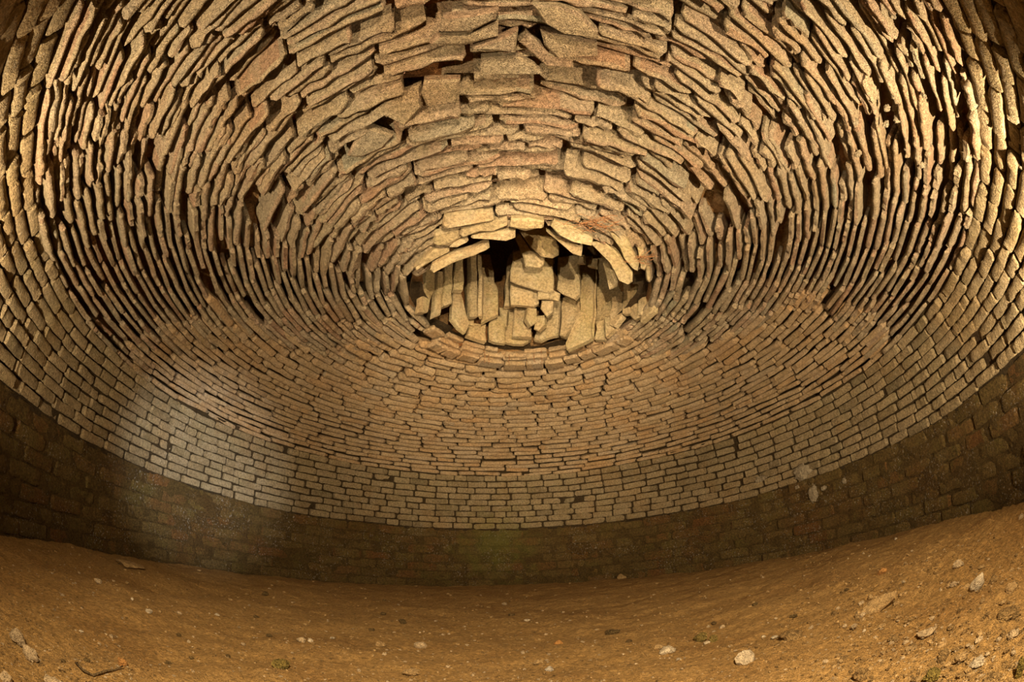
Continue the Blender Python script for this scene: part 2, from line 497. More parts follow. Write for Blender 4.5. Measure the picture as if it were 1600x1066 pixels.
rg = random.Random(77)
rows = []
def near_sector(pitch, ends, crown):
    s = S_S + 0.02
    while s < S_LIP + 0.25:
        r, z = prof(s)
        p = prof_psi(s)
        Lb = 0.25 if r > 1.0 else 0.235
        T, Tend = ends(r)
        while T < Tend:
            Lx = Lb * rg.choice((0.6, 0.95, 1.1, 1.2, 1.35, 1.5)) * rg.uniform(0.9, 1.1)
            dT = Lx / r
            Tm = T + dT / 2
            P = surf(s, Tm)
            nz = noise.noise(P * 2.6 + Vector((3, 1, 9)))
            nz2 = noise.noise(P * 5.5)
            proud = (rg.gauss(0.008, 0.011) + 0.014 * nz2) if crown else (rg.gauss(0.008, 0.012) + 0.018 * nz2)
            miss = rg.random() < 0.03
            er = eroded(P)
            if er > 0 and abs(Tm) < SEAM:
                proud -= 0.05 * er * rg.random() * 1.6
                miss = miss or rg.random() < 0.5 * er
            if nz < -0.42 and abs(Tm) < SEAM:
                proud -= 0.05
                miss = miss or rg.random() < 0.25
            if not miss:
                sd = min(1.0, max(0.0, (abs(Tm) - 0.5) / 0.6))
                kt = 0.66 if crown else 0.46 + 0.24 * sd
                fl = min(1.0, max(0.0, (abs(Tm) - D2R(74)) / D2R(14)))
                proud *= 1 - 0.7 * fl
                Tz = pitch * math.cos(p - p * kt) * ((rg.uniform(0.50, 0.72) if crown else rg.uniform(0.60 - 0.10 * sd, 0.84 - 0.14 * sd)) * (1 - fl) + rg.uniform(0.84, 0.93) * fl)
                lay_brick(rows, V_near, rg, s + wob(s, Tm, 3, 0.022) + rg.gauss(0, 0.004), Tm, Lx * 0.97, 0.22, Tz, kt, proud,
                          spin=rg.gauss(0, 0.02), roll=rg.gauss(0, 0.035), tip=rg.gauss(0, 0.035))
            T += dT + rg.uniform(0.0, 0.016) / r
        s += pitch * rg.uniform(0.93, 1.07)
CROWN = D2R(40)
near_sector(0.0235 * SC, lambda r: (-seam_at(r) - rg.uniform(0.0, 0.12) - (0.10 if 1.7 < r < 2.3 else 0), -CROWN - rg.uniform(-0.10, 0.16)), False)
near_sector(0.0172 * SC, lambda r: (-CROWN - rg.uniform(-0.02, 0.16), CROWN + rg.uniform(-0.18, 0.0)), True)
near_sector(0.0235 * SC, lambda r: (CROWN + rg.uniform(-0.16, 0.03), seam_at(r) + rg.uniform(-0.02, 0.10)), False)
print('near bricks', len(rows))
flush(rows, ceil_n, 300, M_near)

# far half: course positions measured on the far meridian (pixel rows)
def s_far(y):
    lo, hi = S_S - 0.3, PS[-1] - 0.02
    for _ in range(40):
        mid = (lo + hi) / 2
        v = project(surf(mid, math.pi))[1]
        if v > y:
            lo = mid
        else:
            hi = mid
    return lo
ys = []
y = project(surf(S_S, math.pi))[1]
while y > 548:
    ys.append(y)
    y -= float(np.interp(y, [560, 600, 640, 690, 745], [8.4, 8.2, 7.0, 6.0, 6.4]))
cs = [s_far(v) for v in ys]
rg = random.Random(78)
rows = []
for a, b_ in zip(cs[:-1], cs[1:]):
    s = (a + b_) / 2; ds = b_ - a
    r, z = prof(s); p = prof_psi(s)
    kt = 0.55
    Lb = 0.27
    Sr = seam_at(r)
    T = Sr + rg.uniform(-0.05, 0.08) + (0.05 if 1.6 < r < 2.3 else 0)
    Tend = 2 * math.pi - Sr + rg.uniform(-0.06, 0.05) - (0.10 if 1.7 < r < 2.3 else 0)
    while T < Tend:
        Lx = Lb * rg.choice((0.7, 0.9, 1.0, 1.15, 1.35)) * rg.uniform(0.95, 1.1)
        dT = Lx / r; Tm = T + dT / 2
        tl = p - p * kt
        Tz = ds * math.cos(tl) * rg.uniform(0.80, 0.90)
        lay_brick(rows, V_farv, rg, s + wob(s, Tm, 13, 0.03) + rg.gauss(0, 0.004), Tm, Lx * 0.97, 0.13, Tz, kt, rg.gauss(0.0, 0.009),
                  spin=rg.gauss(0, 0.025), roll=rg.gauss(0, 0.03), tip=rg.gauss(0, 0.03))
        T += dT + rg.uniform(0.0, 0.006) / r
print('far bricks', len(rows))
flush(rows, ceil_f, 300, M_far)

# ------------------------------------------------------------------ slabs
def slab_mesh(name, pts, nrm, thick, mat, parent=None, seed=0, jit=0.006, chamfer=0.008, sub=0.07):
    """irregular slab: front outline (3-D points on a plane), chamfered edge, real thickness behind"""
    rg_ = random.Random(seed)
    nrm = nrm.normalized()
    out = []
    n = len(pts)
    for i in range(n):
        a, b = pts[i], pts[(i + 1) % n]
        k = max(1, min(5, int((b - a).length / sub)))
        for q in range(k):
            p = a.lerp(b, q / k)
            if q:
                p = p + Vector((rg_.uniform(-1, 1), rg_.uniform(-1, 1), rg_.uniform(-1, 1))) * jit
            p = p - nrm * (p - pts[0]).dot(nrm)
            out.append(p)
    c = sum(out, Vector()) / len(out)
    m_ = len(out)
    V = []
    for p in out:                                        # front face, pulled in a little
        d = (c - p); V.append(p + d.normalized() * min(chamfer * rg_.uniform(0.6, 1.6), d.length * 0.4) + nrm * rg_.uniform(-1, 1) * jit * 0.4)
    for p in out:
        V.append(p - nrm * chamfer * rg_.uniform(0.6, 1.5))
    for p in out:
        V.append(p - nrm * thick)
    V.append(c + nrm * rg_.uniform(-0.5, 1) * jit)
    Fc = [(m_ * 3, i, (i + 1) % m_) for i in range(m_)]
    for L0 in (0, m_):
        for i in range(m_):
            j = (i + 1) % m_
            Fc.append((L0 + i, L0 + m_ + i, L0 + m_ + j, L0 + j))
    Fc.append(tuple(range(3 * m_ - 1, 2 * m_ - 1, -1)))
    # consistent outward winding
    if (V[0] - V[m_ * 3]).cross(V[1] - V[m_ * 3]).dot(nrm) < 0:
        Fc = [tuple(reversed(f)) for f in Fc]
    return mesh_obj(name, V, Fc, mat, parent, smooth=D2R(28))

def plane_pts(poly, Q, nrm):
    res = []
    for u, v in poly:
        d = ray(u, v)
        t = (Q - CAM).dot(nrm) / d.dot(nrm)
        res.append(CAM + d * t)
    return res
def zc(poly, o=(640, 340), s=4.2105):
    return [(o[0] + x / s, o[1] + y / s) for x, y in poly]
def cen(poly):
    return sum(p[0] for p in poly) / len(poly), sum(p[1] for p in poly) / len(poly)
def at_y(u, v, y):
    d = ray(u, v); return CAM + d * (y / d.y)
def at_z(u, v, z):
    d = ray(u, v); return CAM + d * ((z - CAM.z) / d.z)
def upright(poly, y, yaw=0.0, lean=0.0):
    """points and normal for a slab standing in the shaft, facing its middle (yaw turns it, lean tips its face downwards)"""
    u, v = cen(poly); Q = at_y(u, v, y)
    h = Vector((HOLE.x - Q.x, HOLE.y - Q.y - 0.9, 0)).normalized()
    h = Matrix.Rotation(D2R(yaw), 3, 'Z') @ h
    nrm = (h * math.cos(D2R(lean)) + Vector((0, 0, -1)) * math.sin(D2R(lean))).normalized()
    return plane_pts(poly, Q, nrm), nrm

# the shaft above the opening
def build_shaft():
    V, Fc = [], []
    n, lv = 64, [1.80, 1.95, 2.1, 2.3, 2.5, 2.75, 3.0, 3.2]
    for z in lv:
        for k in range(n):
            a = 2 * math.pi * k / n
            rr = HOLE_R + 0.06 + 0.03 * noise.noise(Vector((math.cos(a) * 3, math.sin(a) * 3, z * 4)))
            V.append(Vector((HOLE.x + rr * math.cos(a), HOLE.y + rr * math.sin(a), z if z > 1.82 else 1.93)))
    for i in range(len(lv) - 1):
        for k in range(n):
            Fc.append((i * n + k, i * n + (k + 1) % n, (i + 1) * n + (k + 1) % n, (i + 1) * n + k))
    Fc.append(tuple(range((len(lv) - 1) * n, len(lv) * n)))
    o = mesh_obj('wall_shaft', V, Fc, M_earth, smooth=3.14)
    o['kind'] = 'structure'; o['label'] = 'closed shaft above the dome opening, lined with upright tile slabs'
    return o
shaft = build_shaft()
LINING = [
    ([(78, 620), (110, 330), (172, 330), (168, 480), (120, 625)], 2.42, 40, 0.06),
    ([(165, 655), (190, 350), (240, 350), (222, 480), (205, 640)], 2.50, 30, 0.05),
    ([(215, 585), (232, 290), (287, 290), (282, 560)], 2.50, 10, 0.06),
    ([(288, 470), (295, 240), (357, 240), (355, 470)], 2.55, 0, 0.06),
    ([(282, 660), (290, 490), (330, 470), (400, 700), (375, 755), (330, 720)], 2.66, 25, 0.05),
    ([(388, 700), (352, 240), (408, 240), (425, 710)], 2.86, 0, 0.05),
    ([(400, 650), (400, 230), (448, 230), (452, 650)], 2.74, 35, 0.05),
    ([(450, 648), (448, 230), (472, 230), (474, 640)], 2.73, -40, 0.05),
    ([(470, 690), (463, 240), (530, 240), (560, 420), (582, 470), (582, 632)], 2.84, -12, 0.05),
    ([(622, 580), (650, 250), (690, 200), (700, 580)], 2.92, 8, 0.05),
    ([(595, 700), (590, 590), (655, 590), (640, 720)], 3.00, 0, 0.05),
    ([(525, 800), (530, 650), (630, 640), (632, 825), (560, 815)], 2.98, 10, 0.05),
    ([(380, 770), (400, 690), (505, 700), (508, 815)], 2.92, 20, 0.06),
    ([(628, 815), (650, 600), (805, 600), (800, 800), (750, 828)], 3.00, 0, 0.05),
    ([(675, 775), (690, 590), (812, 590), (803, 782)], 2.88, 0, 0.05),
    ([(815, 800), (880, 640), (935, 540), (1005, 520), (978, 770), (860, 808)], 2.97, -10, 0.05),
    ([(985, 770), (1005, 520), (1130, 500), (1138, 705), (1060, 740), (1020, 785)], 2.88, -8, 0.05),
    ([(1120, 700), (1112, 250), (1200, 250), (1205, 640), (1195, 790), (1030, 868), (1022, 840), (1075, 750)], 2.80, -15, 0.06),
    ([(1197, 790), (1205, 640), (1200, 250), (1232, 250), (1230, 640), (1215, 780)], 2.79, 25, 0.05),
    ([(1225, 680), (1233, 260), (1400, 260), (1405, 640), (1300, 730)], 2.78, -20, 0.05),
    ([(1213, 800), (1222, 680), (1280, 660), (1282, 800)], 2.82, -15, 0.05),
    ([(1287, 785), (1280, 650), (1338, 640), (1340, 735)], 2.74, -20, 0.05),
    ([(1312, 705), (1330, 520), (1402, 480), (1400, 650), (1345, 718)], 2.66, -28, 0.05),
    ([(1400, 632), (1398, 350), (1448, 350), (1448, 628)], 2.55, -10, 0.05),
    ([(1448, 650), (1448, 350), (1480, 350), (1502, 655), (1470, 670)], 2.52, -40, 0.05),
    ([(1500, 640), (1510, 340), (1552, 340), (1550, 570), (1520, 640)], 2.44, -30, 0.05),
    ([(1515, 690), (1545, 560), (1575, 400), (1620, 400), (1595, 620)], 2.40, -40, 0.05),
]
for k, (poly, y, yaw, th) in enumerate(LINING):
    pts, nrm = upright(zc(poly), y, yaw * 0.6)
    slab_mesh('slab', pts, nrm, th, M_slab, shaft, seed=500 + k, jit=0.008, chamfer=0.010)

# bricks that rim the far side of the opening
rg = random.Random(91)
rows = []
for lev, (z0, rad, dz) in enumerate(((1.868, HOLE_R + 0.045, 0.042), (1.915, HOLE_R + 0.005, 0.045), (1.962, HOLE_R + 0.02, 0.042))):
    A = D2R(28)
    while A < D2R(150):
        Lx = rg.uniform(0.10, 0.22); da = Lx / rad
        a = A + da / 2
        e = Vector((math.cos(a), math.sin(a), 0)); t = Vector((-math.sin(a), math.cos(a), 0)); n_ = e
        b_ = t.cross(n_)
        if b_.z < 0:
            t = -t; b_ = t.cross(n_)
        P = Vector((HOLE.x, HOLE.y, z0 + rg.gauss(0, 0.006))) + e * (rad + rg.gauss(0, 0.012))
        rows.append((1.0, brick_matrix(P, t, n_, b_, Lx * 0.96, 0.10, dz * rg.uniform(0.75, 0.95)), V_farv[rg.randrange(len(V_farv))]))
        A += da
flush(rows, shaft, 300, M_far)

def thing(o, label, cat, group=None):
    o['label'] = label; o['category'] = cat
    if group:
        o['group'] = group
    return o

HANG = [
    ('broad pale tile slab hanging crosswise in the middle of the opening', [(662, 420), (680, 220), (800, 185), (945, 260), (948, 490), (930, 505), (830, 480), (700, 440)], 2.50, 0, 38, 0.045),
    ('narrow pale slab with a notched end hanging over the broad slab', [(690, 130), (720, 100), (800, 210), (890, 262), (885, 310), (860, 335), (760, 325), (750, 265)], 2.22, 0, 40, 0.04),
    ('moss-covered slab wedged above the notched slab', [(720, 90), (780, 50), (900, 50), (985, 190), (980, 250), (940, 270), (870, 260), (790, 190)], 2.08, 0, 45, 0.05),
    ('tan slab standing just below the broad middle slab', [(665, 572), (666, 430), (840, 440), (852, 560), (820, 583)], 2.68, 0, 10, 0.05),
    ('thin slab edge showing under the right corner of the broad slab', [(838, 540), (842, 480), (950, 480), (992, 500), (985, 552)], 2.60, 0, 30, 0.04),
    ('upright mossy slab to the right of the broad slab', [(965, 470), (975, 260), (1110, 240), (1116, 500), (1085, 537), (1000, 500)], 2.58, -8, 12, 0.05),
    ('short stubby tile fragment, leftmost of three in the gap', [(768, 660), (780, 590), (838, 596), (842, 690), (800, 712)], 2.74, 20, 10, 0.06),
    ('short stubby tile fragment, lowest of three in the gap', [(816, 735), (830, 645), (884, 640), (886, 700), (842, 744)], 2.78, -20, 10, 0.06),
    ('short stubby tile fragment, highest of three in the gap', [(860, 600), (868, 545), (944, 545), (938, 620), (900, 654)], 2.68, -10, 20, 0.06),
    ('small thin tile dangling under the right side of the rim', [(1268, 290), (1300, 290), (1356, 430), (1350, 462), (1315, 477), (1290, 400)], 2.22, -15, 35, 0.035),
    ('small stub of tile at the top right inside the opening', [(1103, 302), (1112, 245), (1148, 245), (1147, 298)], 2.30, 0, 20, 0.05),
    ('small dim tile stub beside the dangling thin tile', [(1168, 320), (1175, 270), (1238, 270), (1226, 332)], 2.40, 0, 20, 0.05),
]
for k, (lab, poly, y, yaw, lean, th) in enumerate(HANG):
    pts, nrm = upright(zc(poly), y, yaw, lean)
    thing(slab_mesh('tile_slab', pts, nrm, th, M_slab, None, seed=700 + k, jit=0.007, chamfer=0.009), lab, 'slab', 'loose slabs in the dome opening')
RIM = [
    ('long slab on the upper rim, right of the mossy slab', [(928, 60), (950, 28), (1060, 55), (1208, 140), (1204, 188), (1080, 172), (980, 122)], 1.845),
    ('slab tucked under the long upper rim slab', [(900, 95), (980, 120), (1140, 200), (1132, 262), (1080, 252), (960, 152)], 1.875),
    ('large smooth slab sagging from the right side of the rim', [(1195, 175), (1260, 150), (1390, 250), (1470, 370), (1467, 430), (1440, 447), (1380, 420), (1300, 290)], 1.835),
    ('long slab along the left upper rim of the opening', [(133, 350), (145, 312), (300, 238), (520, 160), (527, 205), (440, 247), (290, 302), (150, 367)], 1.845),
    ('slab beyond the left end of the long rim slab', [(24, 335), (40, 308), (150, 213), (257, 197), (262, 225), (100, 322), (40, 352)], 1.850),
    ('thin flat slab above the dark gap in the rim', [(403, 137), (408, 118), (560, 100), (697, 88), (697, 140), (640, 160), (500, 147)], 1.850),
    ('long thin slab lying over the thin flat one', [(328, 118), (335, 88), (480, 38), (642, 5), (652, 50), (560, 92), (340, 132)], 1.855),
    ('mossy-faced slab on the upper left of the rim', [(210, 52), (225, -5), (380, -35), (548, -45), (553, 20), (400, 52), (230, 80)], 1.850),
    ('small mossy slab at the top middle of the rim', [(658, 62), (668, 15), (780, 5), (887, 28), (882, 72), (760, 94)], 1.845),
    ('squarish slab below the upper left mossy slab', [(153, 172), (160, 108), (330, 76), (337, 140), (260, 187), (180, 192)], 1.855),
    ('small sliver of slab beside the squarish one', [(260, 202), (280, 173), (380, 132), (387, 160), (310, 207)], 1.850),
    ('long weathered slab curving round the right rim', [(1280, 42), (1300, 22), (1440, 150), (1512, 300), (1502, 362), (1470, 342), (1380, 205)], 1.850),
    ('short tile end hanging at the right rim', [(1500, 205), (1540, 215), (1568, 320), (1547, 358), (1520, 342)], 1.845),
    ('narrow tile end hanging lowest at the right rim', [(1553, 330), (1582, 330), (1592, 400), (1577, 432), (1560, 422)], 1.850),
]
for k, (lab, poly, z) in enumerate(RIM):
    pl = zc(poly)
    u, v = cen(pl); Q = at_z(u, v, z)
    d = (CAM - Q).normalized()
    nrm = (d * 0.55 + Vector((0, 0, -0.75))).normalized()
    thing(slab_mesh('tile_slab', plane_pts(pl, Q, nrm), nrm, 0.05, M_slab, None, seed=800 + k, jit=0.010, chamfer=0.011), lab, 'slab', 'slabs on the rim of the dome opening')

# broken-out places in the near half where broad slab faces show
for k, (pl, proud, th) in enumerate(PLATES):
    u, v = cen(pl)
    Q = dome_hit(u, v)
    e = Vector((Q.x - AX.x, Q.y - AX.y, 0)); rr = e.length; e.normalize()
    p = prof_psi(s_of_r(min(rr, 1.12 * SC)))
    nrm = -(e * math.cos(p) + Vector((0, 0, math.sin(p))))
    nrm = (nrm + (CAM - Q).normalized() * 0.25).normalized()
    slab_mesh('slab', plane_pts(pl, Q + nrm * proud, nrm), nrm, th, M_near, ceil_n, seed=900 + k, jit=0.008, chamfer=0.010)
# ------------------------------------------------------------------ stones and clods on the floor
def stone_mat(name, c, rough=0.6):
    return masonry(name, [(0.0, tuple(x * 0.9 for x in c)), (1.0, tuple(min(1, x * 1.1) for x in c))], dust=tuple(x * 0.9 for x in c), blotch=((0.30, 0.18, 0.07), 0.25), coarse=rough, fine=0.6)
SM = {'pale': stone_mat('pale_stone', (0.42, 0.29, 0.15)), 'white': stone_mat('white_stone', (0.50, 0.38, 0.23)), 'tan': stone_mat('tan_stone', (0.36, 0.22, 0.085)),
      'dark': stone_mat('dark_clod', (0.15, 0.09, 0.03), 1.0), 'olive': stone_mat('olive_clod', (0.24, 0.165, 0.035), 1.0), 'orange': stone_mat('orange_clay', (0.42, 0.19, 0.05)),
      'brown': stone_mat('brown_clod', (0.30, 0.175, 0.06), 1.0), 'grey': stone_mat('grey_stone', (0.36, 0.29, 0.2))}
def stone(name, u, v, w, h, kind, seed, clod=False, lean=0.0):
    """rounded stone or crumbly clod standing where its middle shows at (u, v); w, h its apparent size"""
    G = on_floor(u, v + h * 0.35)
    G.z = floor_h(G.x, G.y)
    dist = (G - CAM).length
    sx = w / FPX * dist / 2; sz = h / FPX * dist / 2
    bm = bmesh.new()
    bmesh.ops.create_icosphere(bm, subdivisions=3 if w > 11 else 2, radius=1.0)
    off = Vector((seed * 1.7, seed * 0.9, seed * 2.3))
    rg_ = random.Random(seed)
    sy = sx * rg_.uniform(0.7, 1.0)
    a = rg_.uniform(-0.5, 0.5)
    cuts = [Vector((rg_.gauss(0, 1), rg_.gauss(0, 1), rg_.gauss(0, 1))).normalized() for _ in range(6)]
    for vt in bm.verts:
        p = vt.co.copy()
        d = 1 + 0.45 * noise.noise(p * 1.0 + off) + 0.22 * noise.noise(p * 2.2 + off) + 0.08 * noise.noise(p * 5 + off)
        for ax in cuts:
            k_ = p.dot(ax) * d
            if k_ > 0.72:
                d *= 0.72 / k_
        if clod:
            d += 0.20 * noise.noise(p * 3.2 - off) + 0.12 * noise.noise(p * 7 - off)
        p = p * d
        vt.co = Vector((p.x * sx, p.y * sy, p.z * sz))
    me = bpy.data.meshes.new(name)
    bm.to_mesh(me); bm.free()
    me.materials.append(SM[kind])
    me.polygons.foreach_set('use_smooth', [True] * len(me.polygons)); me.set_sharp_from_angle(angle=D2R(40)); me.update()
    o = bpy.data.objects.new(name, me); col.objects.link(o)
    az = math.atan2(-G.x, G.y)
    o.rotation_euler = (0, lean, az + a * 0.3)
    o.location = G + Vector((0, 0, sz * 0.62))
    return o
STONES = [
    ('stone', 29, 990, 30, 27, 'pale', 0, 'smooth pale rounded stone leaning on a rougher one'),
    ('stone', 47, 1009, 28, 25, 'pale', 1, 'rough pale stone touching the smooth rounded one'),
    ('dirt_clod', 86, 1054, 40, 24, 'pale', 1, 'crumbly pale clod at the bottom edge near the left corner'),
    ('dirt_clod', 7, 1046, 24, 20, 'pale', 1, 'pale crumbly clod in the bottom left corner'),
    ('brick_fragment', 191, 1033, 18, 15, 'orange', 0, 'small orange brick fragment beside a dry twig'),
    ('dirt_clod', 440, 1035, 28, 18, 'olive', 1, 'olive-brown clod alone on the lower left dirt'),
    ('stone', 471, 1002, 17, 10, 'pale', 0, 'pale oval stone next to a small white pebble'),
    ('stone', 485, 1004, 9, 8, 'white', 0, 'small white pebble next to a pale oval stone'),
    ('stone', 155, 911, 13, 10, 'pale', 1, 'small pale clod on the left slope of the floor'),
    ('stone', 234, 963, 13, 8, 'white', 0, 'slanted whitish pebble on the left part of the floor'),
    ('stone', 206, 878, 48, 11, 'tan', 0, 'flat yellowish stone half buried at the foot of the left wall'),
    ('dirt_clod', 415, 923, 12, 9, 'dark', 1, 'dark crumb alone near the left foot of the wall'),
    ('stone', 593, 1003, 17, 10, 'tan', 1, 'low tan stone, left of the two in the middle of the floor'),
    ('stone', 655, 1005, 20, 13, 'pale', 1, 'pale lumpy stone, right of the two in the middle of the floor'),
    ('dirt_clod', 629, 971, 13, 10, 'dark', 1, 'dark clod behind the two middle floor stones'),
    ('dirt_clod', 644, 1048, 24, 14, 'tan', 1, 'crumbly tan clod at the bottom edge below the middle stones'),
    ('stone', 1043, 1015, 25, 14, 'white', 0, 'whitish wedge-shaped stone with a tan stone behind it'),
    ('stone', 1029, 1009, 18, 9, 'tan', 0, 'tan stone just behind the whitish wedge-shaped stone'),
    ('stone', 873, 1005, 14, 10, 'orange', 0, 'orange-brown clay lump right of the floor middle'),
    ('stone', 842, 1031, 15, 10, 'tan', 1, 'tan lump near the bottom edge in the middle'),
    ('stone', 859, 1041, 13, 9, 'grey', 0, 'small grey stone near the bottom edge in the middle'),
    ('dirt_clod', 958, 988, 22, 9, 'dark', 1, 'dark scraggly clod between the wall and the whitish wedge stone'),
    ('stone', 971, 903, 14, 10, 'tan', 0, 'stone resting right at the foot of the far wall'),
    ('stone', 1165, 1026, 36, 28, 'white', 0, 'big pale angular stone on the lower right dirt'),
    ('dirt_clod', 1094, 991, 23, 17, 'olive', 1, 'olive clod, larger of the pair with a white chip between'),
    ('dirt_clod', 1116, 992, 15, 12, 'olive', 1, 'olive clod, smaller of the pair with a white chip between'),
    ('stone', 1104, 997, 11, 7, 'white', 0, 'white chip lying between two olive clods'),
    ('dirt_clod', 1238, 991, 38, 22, 'brown', 1, 'large crumbly brown clod with a white sliver at its side'),
    ('stone', 1211, 994, 12, 6, 'white', 0, 'white sliver of stone beside the large brown clod'),
    ('stone', 1447, 988, 32, 16, 'pale', 0, 'low pale pointed stone right of the leaning tile'),
    ('stone', 1526, 921, 25, 30, 'white', 0, 'upright whitish oval stone on the right mound'),
    ('stone', 1496, 899, 20, 14, 'pale', 1, 'pale lump behind the upright whitish stone'),
    ('stone', 1489, 925, 12, 10, 'pale', 1, 'small pale pebble left of the upright whitish stone'),
    ('dirt_clod', 1551, 920, 17, 14, 'brown', 1, 'brown clod just right of the upright whitish stone'),
    ('dirt_clod', 1578, 932, 22, 15, 'tan', 1, 'tan clod near the right edge, level with the upright stone'),
    ('dirt_clod', 1577, 958, 40, 20, 'brown', 1, 'long brown clod near the right edge above the rubble'),
    ('stone', 1378, 896, 17, 11, 'orange', 0, 'orange-brown stone on the slope above the leaning tile'),
    ('dirt_clod', 1344, 1045, 27, 25, 'brown', 1, 'jagged brown clod at the bottom edge, right of the big pale stone'),
    ('dirt_clod', 1458, 1046, 32, 22, 'olive', 1, 'olive-brown clod at the bottom edge beside the rubble'),
    ('stone', 1474, 1016, 20, 28, 'brown', 1, 'narrow upright brown clod in the right rubble'),
    ('stone', 1500, 1020, 24, 16, 'tan', 1, 'tan lump between the narrow upright clod and the white lump'),
    ('stone', 1528, 1028, 28, 16, 'white', 1, 'white lump in the rubble near the bottom right corner'),
    ('stone', 1583, 990, 20, 14, 'pale', 1, 'pale lump at the right edge above the white lump'),
    ('stone', 1594, 1030, 16, 40, 'olive', 0, 'tall yellowish-brown stone cut by the right edge of the picture'),
    ('dirt_clod', 1550, 1046, 34, 20, 'brown', 1, 'brown clod at the bottom right, below the white lump'),
    ('stone', 1596, 818, 13, 12, 'pale', 0, 'pale stone at the right edge, near the foot of the wall'),
    ('dirt_clod', 1395, 1000, 20, 12, 'brown', 1, 'brown crumb below the leaning tile'),
]
for k, (nm, u, v, w, h, kind, clod, lab) in enumerate(STONES):
    thing(stone(nm, u, v, w, h, kind, 20 + k * 3, bool(clod)), lab, 'clod' if nm == 'dirt_clod' else ('brick fragment' if nm == 'brick_fragment' else 'stone'), 'loose stones and clods on the dirt floor')
SMALL = [(207, 944), (98, 934), (280, 957), (339, 960), (295, 999), (174, 990), (127, 983), (601, 1022), (817, 1020), (824, 973), (788, 944), (1415, 884), (1400, 843), (1309, 952), (1268, 978), (1193, 990), (1107, 975), (1128, 975), (1060, 1030), (700, 1040), (560, 1040), (520, 990), (380, 1000), (1320, 985), (1350, 990), (1290, 1035), (1410, 1030)]
for k, (u, v) in enumerate(SMALL):
    thing(stone('pebble', u, v, 7 + (k * 7) % 4, 5 + k % 3, 'pale' if k % 3 else 'white', 300 + k), 'tiny pale pebble lying loose on the open dirt', 'pebble', 'tiny pale pebbles')
SMALLD = [(279, 988), (98, 1026), (135, 1027), (262, 1026), (299, 1023), (356, 1020), (581, 982), (983, 1001), (1323, 920), (800, 962), (400, 958), (420, 990), (600, 957), (1115, 968), (1180, 945), (1240, 960)]
for k, (u, v) in enumerate(SMALLD):
    thing(stone('dirt_crumb', u, v, 9 + (k * 5) % 4, 6, 'dark', 400 + k, True), 'tiny dark crumb of earth on the open dirt', 'crumb', 'tiny dark crumbs')

# leaning roof tile propped on a lump
pl = [(1342, 959), (1356, 940), (1385, 925), (1402, 922), (1399, 929), (1378, 948), (1368, 957), (1355, 960)]
Q = on_floor(1370, 957); Q.z = floor_h(Q.x, Q.y) + 0.05
nrm = ((CAM - Q).normalized() * 0.7 + Vector((-0.15, 0, 0.75))).normalized()
tile = slab_mesh('roof_tile', plane_pts(pl, Q, nrm), nrm, 0.018, SM['tan'], None, seed=40, jit=0.006, chamfer=0.005)
thing(tile, 'broken flat tan tile leaning on the right dirt slope', 'tile')
thing(stone('stone', 1340, 968, 11, 16, 'tan', 777), 'small tan lump under the low end of the leaning tile', 'stone')

# dry twig
def tube(name, pts, rad, mat, parent=None):
    V, Fc = [], []
    n = 6
    for i, p in enumerate(pts):
        d = (pts[min(i + 1, len(pts) - 1)] - pts[max(i - 1, 0)]).normalized()
        a = d.cross(Vector((0.3, 0.2, 1))).normalized(); b = d.cross(a)
        rr = rad * (1 - 0.6 * i / (len(pts) - 1))
        for k in range(n):
            V.append(p + a * rr * math.cos(2 * math.pi * k / n) + b * rr * math.sin(2 * math.pi * k / n))
    for i in range(len(pts) - 1):
        for k in range(n):
            Fc.append((i * n + k, i * n + (k + 1) % n, (i + 1) * n + (k + 1) % n, (i + 1) * n + k))
    Fc.append(tuple(range(n - 1, -1, -1))); Fc.append(tuple(range((len(pts) - 1) * n, len(pts) * n)))
    return mesh_obj(name, V, Fc, mat, parent, smooth=3.14)
M_twig = stone_mat('twig_bark', (0.12, 0.075, 0.03))
tw = []
for i, (u, v) in enumerate([(119, 1036), (130, 1048), (145, 1053), (165, 1051), (180, 1049), (193, 1047)]):
    p = on_floor(u, v); p.z = floor_h(p.x, p.y) + 0.006 + 0.006 * (i % 2); tw.append(p)
thing(tube('twig', tw, 0.004, M_twig), 'dry dark twig bent on the dirt beside the orange fragment', 'twig')

# root hairs hanging from the far rim
M_root = stone_mat('root_fibre', (0.30, 0.13, 0.05))
ROOTS = [('short root hair, leftmost under the far rim', 757, 556, 13), ('root hair second from the left under the far rim', 764, 560, 10), ('root hair near the middle of the far rim', 795, 559, 14),
         ('longest reddish root hair under the far rim', 846, 553, 20), ('thin root hair just left of the longest one', 835, 558, 10), ('bent root hair, rightmost under the far rim', 912, 540, 18)]
for k, (lab, u, v, h) in enumerate(ROOTS):
    top = at_y(u, v, HOLE.y + math.sqrt(max(0.05, (HOLE_R + 0.02) ** 2 - (at_y(u, v, 3.0).x - HOLE.x) ** 2)) - 0.005)
    ln = h / FPX * (top - CAM).length
    rg_ = random.Random(k)
    pts = [top + Vector((0, 0, 0.03))]
    for i in range(1, 6):
        pts.append(top + Vector((rg_.uniform(-1, 1) * 0.006 + (0.02 * i / 5 if k == 5 else 0), rg_.uniform(-1, 1) * 0.004, -ln * i / 5)))
    thing(tube('root_hair', pts, 0.0028, M_root), lab, 'root', 'root hairs under the rim')

